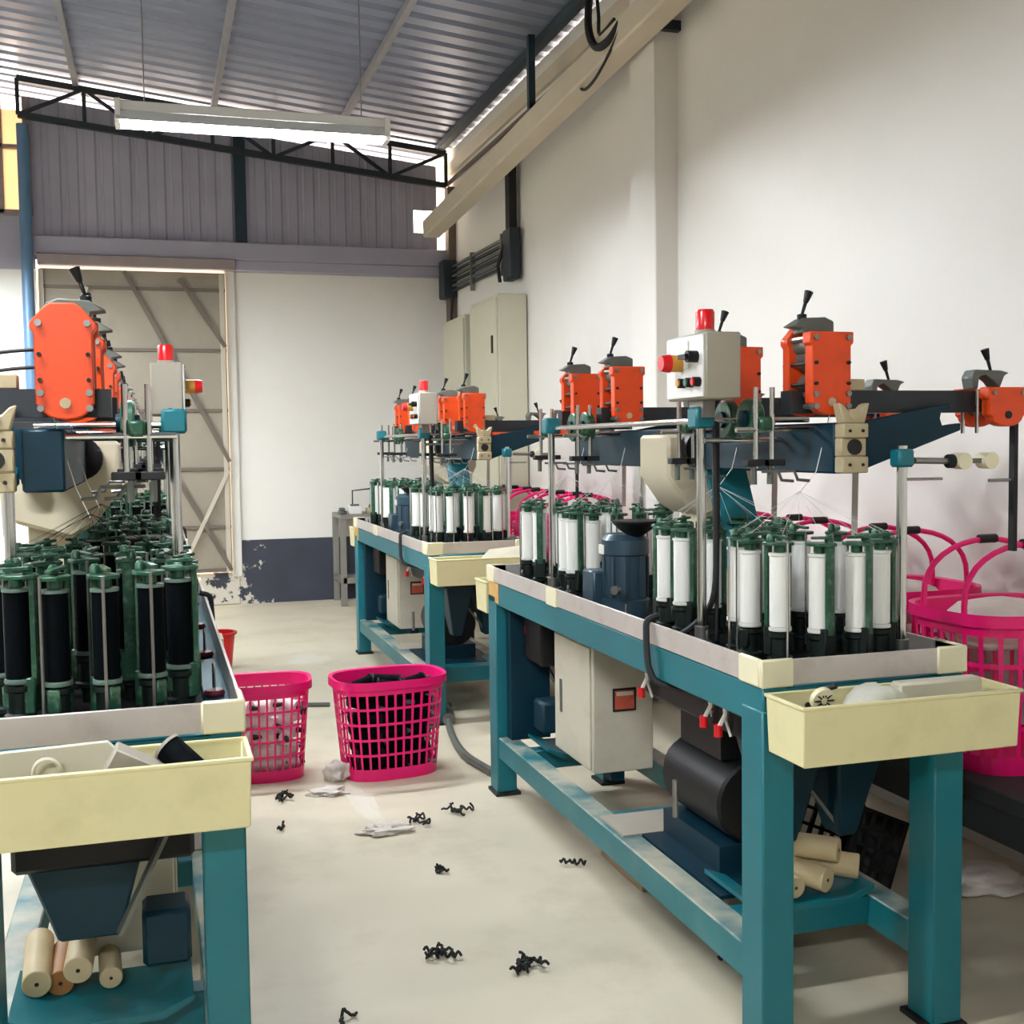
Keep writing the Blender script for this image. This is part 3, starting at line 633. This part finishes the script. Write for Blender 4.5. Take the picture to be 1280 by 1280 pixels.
# ---------------------------------------------------------------- cream bins hung on the machine ends
def bin_(x0, y0, label, w=.545, dy=.155, z0=.715, z1=.843):
    t = thing('plastic_bin', label, 'bin', (x0, y0, z0), 0, 'cream plastic bins on the machine ends'); h = z1 - z0; i = .004; th = .005
    m = MB()
    A = [(i, i, 0), (w - i, i, 0), (w - i, dy - i, 0), (i, dy - i, 0)]; B = [(0, 0, h), (w, 0, h), (w, dy, h), (0, dy, h)]
    C = [(th, th, h), (w - th, th, h), (w - th, dy - th, h), (th, dy - th, h)]; D = [(i + th, i + th, th), (w - i - th, i + th, th), (w - i - th, dy - i - th, th), (i + th, dy - i - th, th)]
    v = A + B + C + D; f = [(3, 2, 1, 0), (12, 13, 14, 15)]
    for k in range(4):
        n = (k + 1) % 4; f += [(k, n, 4 + n, 4 + k), (4 + k, 4 + n, 8 + n, 8 + k), (8 + k, 8 + n, 12 + n, 12 + k)]
    m.add(v, f).build('bin_body', 'cream', t, bevel=.003)
    q = MB()
    for a in ((-.004, w + .004, -.004, .006), (-.004, w + .004, dy - .006, dy + .003), (-.004, .006, 0, dy), (w - .006, w + .004, 0, dy)): q.box(*a, h - .006, h + .002)
    q.build('rim', 'cream', t, bevel=.002)
    MB().box(w * .42, w * .62, .0035, .006, h * .38, h * .62).build('label_mark', mat('cream_mark', '#d0c795', .5) if 'cream_mark' not in MATS else 'cream_mark', t)
    for xx in (.1, w - .1): MB().cyl((xx, dy - .012, h * .75), (xx, dy - .004, h * .75), .007, n=10).build('screw', 'rubber', t)
    return t
bin_(XA, YA - .168, 'cream plastic bin on the near end of the right machine, holding white bag')
bin_(XBm, YBm - .168, 'cream plastic bin on the near end of the far right machine')
bin_(XA - .01, YA + L + .012, 'cream plastic bin on the far end of the near right machine')
bin_(XBm - .01, YBm + L + .012, 'cream plastic bin on the far end of the far right machine')
bin_(XC - .545, YC - .168, 'cream plastic bin at lower left holding box, spool and sheet', .55)

def lump(name, label, cat, loc, dims, m, seed, lvl=3, amp=.35, group=None, sq=0.):
    import bmesh
    from mathutils import noise
    bm = bmesh.new(); bmesh.ops.create_icosphere(bm, subdivisions=lvl, radius=1)
    for v in bm.verts:
        p = v.co.copy(); n = noise.noise(p * 1.7 + Vector((seed * 3.1, seed, 0))) + .5 * noise.noise(p * 4 + Vector((seed, 0, seed * 2)))
        q = p * (1 + amp * n); v.co = Vector((q.x * dims[0], q.y * dims[1], max(q.z, -.6) * dims[2] + .6 * dims[2]))
    me = bpy.data.meshes.new(name); bm.to_mesh(me); bm.free(); me.polygons.foreach_set('use_smooth', [m != 'powder'] * len(me.polygons)); me.materials.append(MATS[m])
    o = bpy.data.objects.new(name, me); COL.objects.link(o); o.location = loc
    return tag(o, label, cat, group)
lump('plastic_bag', 'crumpled translucent bag in the cream bin of the near right machine', 'bag', (XA + .23, YA - .085, .722), (.085, .05, .085), 'bag', 3, amp=.3)
t = thing('foam_block', 'off white foam block lying in the near right cream bin', 'foam block', (XA + .40, YA - .075, .722)); MB().box(-.115, .105, -.02, .02, 0, .138).build('block', 'paper', t, bevel=.006)
t = thing('spoked_disc', 'round cream spoked disc leaning in the corner of the near right bin', 'disc', (XA + .075, YA - .125, .845), 0)
MB().cyl((0, 0, 0), (0, .012, .004), .027, n=20).build('disc', 'cream_cap', t)
for k in range(10):
    a = 2 * PI * k / 10; MB().bar((.008 * math.cos(a), -.002, .008 * math.sin(a)), (.023 * math.cos(a), -.002, .023 * math.sin(a)), .003, .004, (0, 1, 0)).build('spoke', 'rubber', t)
MB().cyl((.012, .03, .015), (.03, .0, .03), .006, n=8).build('stem', 'rubber', t)
t = thing('card_sheet', 'cream folded sheet sticking out of the far right machine bin', 'sheet', (XBm + .36, YBm - .085, .80)); MB().add([(-.16, -.03, 0), (.10, -.03, .0), (.13, .04, .09), (-.06, .04, .075), (-.16, -.027, -.004), (.1, -.027, -.004), (.13, .043, .086), (-.06, .043, .071)], [(0, 1, 2, 3), (7, 6, 5, 4), (0, 4, 5, 1), (1, 5, 6, 2), (2, 6, 7, 3), (3, 7, 4, 0)]).build('sheet', 'paper', t)
t = thing('paper_sheet', 'large grey white sheet standing in the lower left bin', 'sheet', (XC - .40, YC - .09, .722)); MB().prism([(-.12, 0), (.20, 0), (.21, .10), (.16, .155), (-.02, .15), (-.12, .16)], 'y', -.006, .006).build('sheet', 'paper', t, bevel=.002)
t = thing('carton', 'grey cardboard carton tilted in the lower left bin', 'carton', (XC - .185, YC - .11, .80)); MB().box(-.07, .05, -.03, .03, -.02, .045).xf(Matrix.Rotation(.5, 4, 'Y')).build('carton_body', 'card_grey', t, bevel=.003)
t = thing('spool', 'black thread spool lying tilted in the lower left bin', 'spool', (XC - .11, YC - .105, .83)); MM = Matrix.Rotation(2.3, 4, 'Y') @ Matrix.Rotation(.5, 4, 'X')
MB().lathe([(.006, -.04), (.026, -.04), (.026, .05), (.006, .05)], n=18).xf(MM).build('thread', 'thread_black', t); MB().lathe([(.006, -.046), (.028, -.046), (.028, -.04), (.006, -.04)], n=18).xf(MM).build('end_cap', 'card_grey', t)
t = thing('paper_ring', 'pale cardboard ring lying in the lower left bin', 'ring', (XC - .34, YC - .135, .822)); MB().tube([(.022 * math.cos(2 * PI * k / 20), 0, .02 + .022 * math.sin(2 * PI * k / 20)) for k in range(21)], .004, 6).build('ring', 'paper', t)

# ---------------------------------------------------------------- cream rolls resting on the trays under the machines
def rolls(x, y, items, where, group):
    for k, (dx, dz, r, ln, tx, tz, m, nm) in enumerate(items):
        t = thing('nylon_roll', nm, 'roll', (x + dx, y, dz), 0, group)
        d = Vector((math.sin(tz), -math.cos(tz), -tx)).normalized()
        MB().cyl(-d * ln / 2, d * ln / 2, r, n=20).build('roll_body', m, t, bevel=.002); MB().cyl(d * (ln / 2 - .002), d * (ln / 2 + .001), r * .15, n=10).build('bore', 'rubber', t)
rolls(-.19, YC + .40, [(-.085, .285, .030, .20, .08, .05, 'bobbin_wood', 'cream roll, leftmost of those under the left machine'), (.005, .305, .030, .20, .10, -.03, 'bobbin_wood', 'cream roll, uppermost of those under the left machine'),
                       (-.035, .268, .028, .16, .05, 0, 'bobbin_brown', 'brown roll with a bored end under the left machine'), (.062, .27, .024, .18, .06, .06, 'bobbin_wood', 'slim cream roll, rightmost under the left machine')], '', 'rolls under the left machine')
rolls(XA + .30, YA + .36, [(-.02, .288, .032, .22, .05, .5, 'bobbin_wood', 'cream roll, left one under the right machine'), (.055, .300, .032, .22, .08, 1.0, 'bobbin_wood', 'cream roll, right one under the right machine'),
                          (.01, .345, .032, .2, .0, .8, 'bobbin_wood', 'cream roll, topmost under the right machine'), (-.07, .280, .028, .2, .05, .1, 'bobbin_wood', 'cream roll, far left under the right machine')], '', 'rolls under the right machine')

# ---------------------------------------------------------------- pink laundry baskets
def basket(name, label, x, y, rx, ry, h, rz, z=0, handles=False, group='pink laundry baskets', p=3.0, bands=5, nr=38):
    t = thing(name, label, 'basket', (x, y, z), rz, group)
    def ring(s, zz):
        out = []
        for k in range(nr * 3):
            kk, sub = divmod(k, 3); a = 2 * PI * (kk + (0, .24, .62)[sub]) / nr; c, s2 = math.cos(a), math.sin(a)
            q = (abs(c) ** p + abs(s2) ** p) ** (-1 / p); out.append((rx * s * q * c, ry * s * q * s2, zz))
        return out
    zs = [0, .05]; top = h - .045; dz = (top - .05) / bands
    for b in range(bands): zs += [.05 + dz * (b + .85), .05 + dz * (b + 1)]
    zs.append(h); vs = []; n = nr * 3
    for zz in zs: vs += ring(.84 + .16 * zz / h, zz)
    fs = []
    for r in range(len(zs) - 1):
        hole = (1 <= r < len(zs) - 2) and r % 2 == 1
        for k in range(n):
            if hole and k % 3 != 0: continue
            fs.append((r * n + k, r * n + (k + 1) % n, (r + 1) * n + (k + 1) % n, (r + 1) * n + k))
    fs.append(tuple(range(n - 1, -1, -1)))
    o = MB().add(vs, fs).build('lattice', 'pink', t, smooth=False); md = o.modifiers.new('thick', 'SOLIDIFY'); md.thickness = .004
    q = ring(1.0, h); q2 = ring(1.05, h + .004); q3 = ring(1.055, h - .03); q4 = ring(1.0, h - .032)
    MB().add(q + q2 + q3 + q4, [(a * n + k, a * n + (k + 1) % n, b * n + (k + 1) % n, b * n + k) for a, b in ((0, 1), (1, 2), (2, 3), (3, 0)) for k in range(n)]).build('rim', 'pink', t)
    if handles:
        for yy in (-ry * .42, ry * .42):
            pts = [(-rx * .93, yy, h - .03)] + [(-rx * .93 * math.cos(PI * k / 16), yy, h + .02 + .165 * math.sin(PI * k / 16) ** .8) for k in range(17)] + [(rx * .93, yy, h - .03)]
            hd = MB().tube(pts, .0085, 8).build('handle', 'pink', t); MB().tube([(-.03, yy, h + .186), (.03, yy, h + .186)], .013, 8).build('grip', 'rubber', hd)
    return t
basket('laundry_basket', 'pink basket filled with black bobbins in the middle of the aisle', .925, 4.86, .235, .165, .42, .10)
basket('laundry_basket', 'pink basket of white bobbins half hidden by the left machine', .40, 4.98, .205, .155, .41, -.05)
def bobbin(name, dark, label, group):
    t = thing(name, label, 'bobbin', (0, 0, 0), 0, group)
    MB().lathe([(.008, -.055), (.027, -.055), (.027, .055), (.008, .055)], n=16).build('thread', 'thread_black' if dark else 'plastic_white', t)
    for z in (-.062, .055): MB().lathe([(.005, z), (.031, z), (.031, z + .007), (.005, z + .007)], n=16).build('flange', 'black' if dark else 'plastic_white', t)
    MB().lathe([(.012, .062), (.008, .10), (.004, .10)], n=10).build('nozzle', 'castgrey' if dark else 'rubber', t)
    return t
random.seed(5)
for (bx, by, rx, ry, dark, ztop_, nm, grp) in ((.925, 4.86, .176, .112, True, .42, 'black bobbin', 'black bobbins in the aisle basket'), (.40, 4.98, .155, .10, False, .33, 'white bobbin', 'white bobbins in the left basket')):
    pb = bobbin('bobbin', dark, nm, grp); first = True
    where = 'pink aisle basket' if dark else 'half hidden pink basket'
    lay = [.05 + .064 * k for k in range(int((ztop_ - .05) / .064) + 1)]
    for li, z in enumerate(lay):
        top = li == len(lay) - 1
        for qi, (dx, dy) in enumerate(((-.66, -.62), (.0, -.70), (.66, -.62), (-.62, .5), (.05, .62), (.66, .5))):
            o = pb if first else dup(pb); first = False
            f = .80 + .20 * z / .42
            o.location = (bx + dx * rx * f, by + dy * ry * f, z + random.uniform(-.004, .01)); o.rotation_euler = (PI / 2 + random.uniform(-.25, .25), random.uniform(-.3, .3), PI / 2 + random.uniform(-.5, .5))
            if not dark: o.rotation_euler[2] = random.uniform(0, 3)
            pos = ('left', 'middle', 'right')[qi % 3]; row = 'front' if qi < 3 else 'back'
            if top: o['label'] = f'{nm} on top in the {where}, {pos} one of the {row} row'
            elif qi < 3: o['label'] = f'{nm} seen through the {where} lattice, {pos} column, {ORD[len(lay) - 1 - li]} layer down'
            else: o['label'] = f'{nm} buried in the back half of the {where}'
# wall-side baskets on a low dark bench
t = thing('low_bench', 'long low dark bench along the right wall under the pink baskets', 'bench', (2.37, 1.5, 0))
MB().box(-.28, .15, 0, 6.6, .42, .47).build('top', 'bench', t, bevel=.004)
for v in (.05, 2.6, 4.2, 6.5):
    for u in (-.24, .12): MB().box(u - .025, u + .025, v - .025, v + .025, 0, .42).build('leg', 'bench', t)
MB().box(-.27, -.24, .08, 6.5, .33, .42).build('apron', 'bench', t)
bys = [2.76, 3.30, 3.84, 4.38, 6.25, 6.72, 7.19, 7.66]
for k, y in enumerate(bys):
    lab = ['pink handled basket at the right edge, nearest on the wall bench', 'second pink handled basket along the wall bench', 'third pink handled basket along the wall bench', 'fourth pink handled basket along the wall bench',
           'fifth pink handled basket along the bench, behind the far machine', 'sixth pink handled basket along the bench, behind the far machine', 'seventh pink handled basket along the bench, behind the far machine', 'farthest pink handled basket along the wall, behind the far machine'][k]
    if y > 5.5: continue
    basket('shopping_basket', lab, 2.34, y, .235, .21, .445, 0, .47, True, 'pink handled baskets on the wall bench', 3.4, 4, 30)
    lump('braid_heap', ['white braid heaped in the nearest pink wall basket', 'white braid heaped in the second pink wall basket', 'white braid heaped in the third pink wall basket', 'white braid heaped in the fourth pink wall basket'][k], 'braid', (2.34, y, .80), (.19, .165, .08), 'rag', k + 11, amp=.25, group='braid heaps in the wall baskets')
for k, y in enumerate(bys[4:]):
    basket('shopping_basket', ['fifth pink handled basket along the bench, behind the far machine', 'sixth pink handled basket along the bench, behind the far machine', 'seventh pink handled basket along the bench, behind the far machine', 'farthest pink handled basket along the wall bench'][k], 2.34, y, .235, .21, .445, 0, .47, True, 'pink handled baskets on the wall bench', 3.4, 4, 30)

# ---------------------------------------------------------------- floor things
t = thing('bucket', 'small red plastic bucket on the floor behind the left machine', 'bucket', (.34, 7.35, 0))
MB().lathe([(.0, 0), (.078, 0), (.105, .24), (.118, .245), (.118, .258), (.10, .258), (.074, .012), (0, .01)], n=26).build('bucket_body', 'red', t)
MB().tube([(-.085 + .0 * k, .08 * math.cos(PI * k / 14), .25 + .11 * math.sin(PI * k / 14)) for k in range(15)], .008, 6).build('handle', 'rubber', t)
t = thing('work_table', 'grey metal work table against the back wall right of centre', 'table', (1.52, 10.02, 0))
MB().box(0, .75, 0, .48, .76, .80).build('top', 'table_grey', t, bevel=.004)
for u in (.0, .70):
    for v in (.0, .43): MB().box(u, u + .05, v, v + .05, 0, .76).build('leg', 'table_grey', t)
MB().box(.02, .73, .0, .03, .20, .25).build('rail', 'table_grey', t); MB().box(0, .03, .05, .43, .20, .25).build('rail', 'table_grey', t); MB().box(.05, .7, .05, .43, .22, .235).build('shelf', 'table_grey', t)
t = thing('bent_rod_stand', 'thin dark bent rod standing on the grey work table', 'rod', (1.66, 10.2, .80)); MB().tube([(0, 0, 0), (0, 0, .20), (.16, 0, .215)], .007, 6).build('rod', 'truss', t); MB().box(-.03, .03, -.03, .03, 0, .012).build('foot', 'truss', t)
t = thing('tool_box', 'small pale box on the grey work table', 'box', (1.66, 10.12, .80)); MB().box(-.05, .06, -.05, .05, 0, .07).build('box_body', 'plastic_white', t, bevel=.004); MB().box(-.03, .04, -.03, .03, .07, .085).build('lid', 'castgrey', t)
t = thing('metal_vise', 'dark grey metal parts on the grey work table left end', 'vise', (1.55, 10.14, .80)); MB().box(-.02, .04, -.06, .06, 0, .03).box(-.015, .03, -.03, .05, .03, .055).build('vise_body', 'castgrey', t, bevel=.004); MB().cyl((0, -.09, .02), (0, .09, .02), .008, n=8).build('screw', 'steel', t)
t = thing('machine_part', 'cluster of brown metal fittings on the grey work table', 'fittings', (1.82, 10.15, .80)); MB().box(-.05, .05, -.05, .05, 0, .05).build('block', 'beige_cast', t, bevel=.006); MB().cyl((.0, -.05, .06), (.0, .05, .06), .02, n=12).build('barrel', 'castgrey', t)
t = thing('blue_drum', 'blue plastic drum behind the far right machine legs', 'drum', (1.78, 8.7, 0)); MB().lathe([(0, 0), (.14, 0), (.15, .02), (.15, .40), (.14, .42), (.10, .43), (0, .43)], n=22).build('drum_body', 'blue_plastic', t); MB().lathe([(.156, .2), (.156, .22)], n=22).build('hoop', 'blue_plastic', t)
t = thing('floor_hose', 'grey air hose lying on the floor by the second right machine leg', 'hose', (0, 0, 0)); MB().tube(cr([(1.45, 5.9, .02), (1.36, 5.55, .02), (1.30, 5.2, .02), (1.28, 4.9, .02), (1.32, 4.62, .02)]), .018, 8).build('hose', 'castgrey', t); MB().cyl((1.40, 5.72, .03), (1.36, 5.55, .03), .03, n=10).build('coupling', 'steel', t)
t = thing('steel_rod', 'thin dark steel rod lying on the floor between the pink baskets', 'rod', (0, 0, 0)); MB().cyl((.56, 6.28, .012), (.86, 6.18, .012), .012, n=8).build('rod', 'castgrey', t); MB().box(.585, .645, 6.33, 6.40, 0, .05).build('end_block', 'lever_grey', t)
t = thing('cardboard_sheet', 'brown cardboard piece lying under the near right machine', 'cardboard', (XA + .30, YA + 1.15, .0)); MB().box(-.16, .14, -.15, .2, .0, .03).build('sheet', 'cardboard', t, bevel=.003); MB().box(-.06, .08, -.08, .06, .03, .06).build('flap', 'cardboard', t)
# black crate tilted against the bench
t = thing('crate', 'black plastic grid crate tilted on the floor under the wall bench', 'crate', (1.945, 2.86, .01), .25)
m = MB(); mt = Matrix.Rotation(-1.15, 4, 'Y') @ Matrix.Scale(.8, 4)
for z in (0, .06, .12, .18, .24): m.box(-.17, .17, -.13, -.122, z, z + .02).box(-.17, .17, .122, .13, z, z + .02).box(-.17, -.162, -.13, .13, z, z + .02).box(.162, .17, -.13, .13, z, z + .02)
for x in (-.17, -.10, -.03, .04, .10, .158): m.box(x, x + .012, -.13, -.122, 0, .26).box(x, x + .012, .122, .13, 0, .26)
for y in (-.13, -.06, .0, .06, .118): m.box(-.17, -.162, y, y + .012, 0, .26).box(.162, .17, y, y + .012, 0, .26)
m.box(-.17, .17, -.13, .13, 0, .006); m.xf(Matrix.Translation((0, 0, .17)) @ mt); m.build('grid', 'black', t, smooth=False)
m = MB().box(-.175, .175, -.135, -.12, .255, .28).box(-.175, .175, .12, .135, .255, .28).box(-.175, -.16, -.135, .135, .255, .28).box(.16, .175, -.135, .135, .255, .28); m.xf(Matrix.Translation((0, 0, .17)) @ mt); m.build('rim', 'black', t)
lump('plastic_sack', 'white plastic sack leaning behind the near right machine legs', 'sack', (1.96, 3.28, 0), (.09, .10, .27), 'bag', 21, amp=.3)
lump('rag', 'white rag on the floor by the right wall', 'rag', (2.42, 2.96, 0), (.15, .10, .035), 'rag', 4, amp=.6, lvl=4)
lump('rag', 'white crumpled rag in the middle of the floor', 'rag', (.765, 4.08, 0), (.085, .04, .016), 'rag', 5, amp=.7, lvl=4)
lump('rag', 'small white rag beside the pink aisle basket', 'rag', (.69, 4.80, 0), (.05, .05, .045), 'rag', 6, amp=.6, lvl=4)
lump('rag', 'flat pale rag on the floor between the two pink baskets', 'rag', (.63, 4.62, 0), (.07, .05, .014), 'rag', 8, amp=.7, lvl=4)
lump('dust_patch', 'pale spilled powder streak on the aisle floor', 'powder', (.74, 4.45, -.001), (.05, .22, .0016), 'powder', 9, amp=.6, lvl=4)
lump('dust_patch', 'small pale spilled powder patch near the back floor', 'powder', (.93, 7.6, -.001), (.14, .16, .002), 'powder', 10, amp=.6, lvl=4)
def tangle(x, y, r, label, seed, n=5):
    rg = random.Random(seed); t = thing('thread_scrap', label, 'thread scrap', (x, y, 0), 0, 'black thread scraps on the floor')
    for k in range(n):
        p = Vector((rg.uniform(-r, r) * .3, rg.uniform(-r, r) * .3, .008)); d = rg.uniform(0, 6.3); pts = []
        for i in range(9):
            pts.append(p.copy()); d += rg.uniform(-1.5, 1.5); p = p + Vector((math.cos(d), math.sin(d), 0)) * r * .2; p.z = max(.005, .008 + rg.uniform(-.004, .016))
        MB().tube(cr(pts, 3), .0042, 5).build('strand', 'rubber', t)
tangle(.717, 3.02, .045, 'black thread tangle on the near floor, left of the pair', 1, 6)
tangle(.905, 2.885, .045, 'black thread tangle on the near floor, right of the pair', 2, 7)
tangle(1.07, 4.21, .06, 'black thread tangle on the floor below the near machine far leg', 3)
tangle(.87, 4.14, .07, 'black thread strands beside the white rag', 4, 3)
tangle(.43, 4.60, .05, 'black thread scrap in front of the half hidden basket', 5)
tangle(.40, 4.22, .03, 'small black thread scrap near the left bin', 6, 2)
tangle(.858, 3.62, .025, 'small dark thread scrap alone mid floor', 7, 3)
tangle(.40, 2.75, .03, 'dark scrap on the floor beside the left machine leg', 8, 2)
tangle(1.45, 2.75, .04, 'dark thread scrap on the floor under the near right machine', 9, 3)
tangle(1.28, 3.55, .03, 'dark thread scrap on the floor by the right machine stretcher', 10, 2)
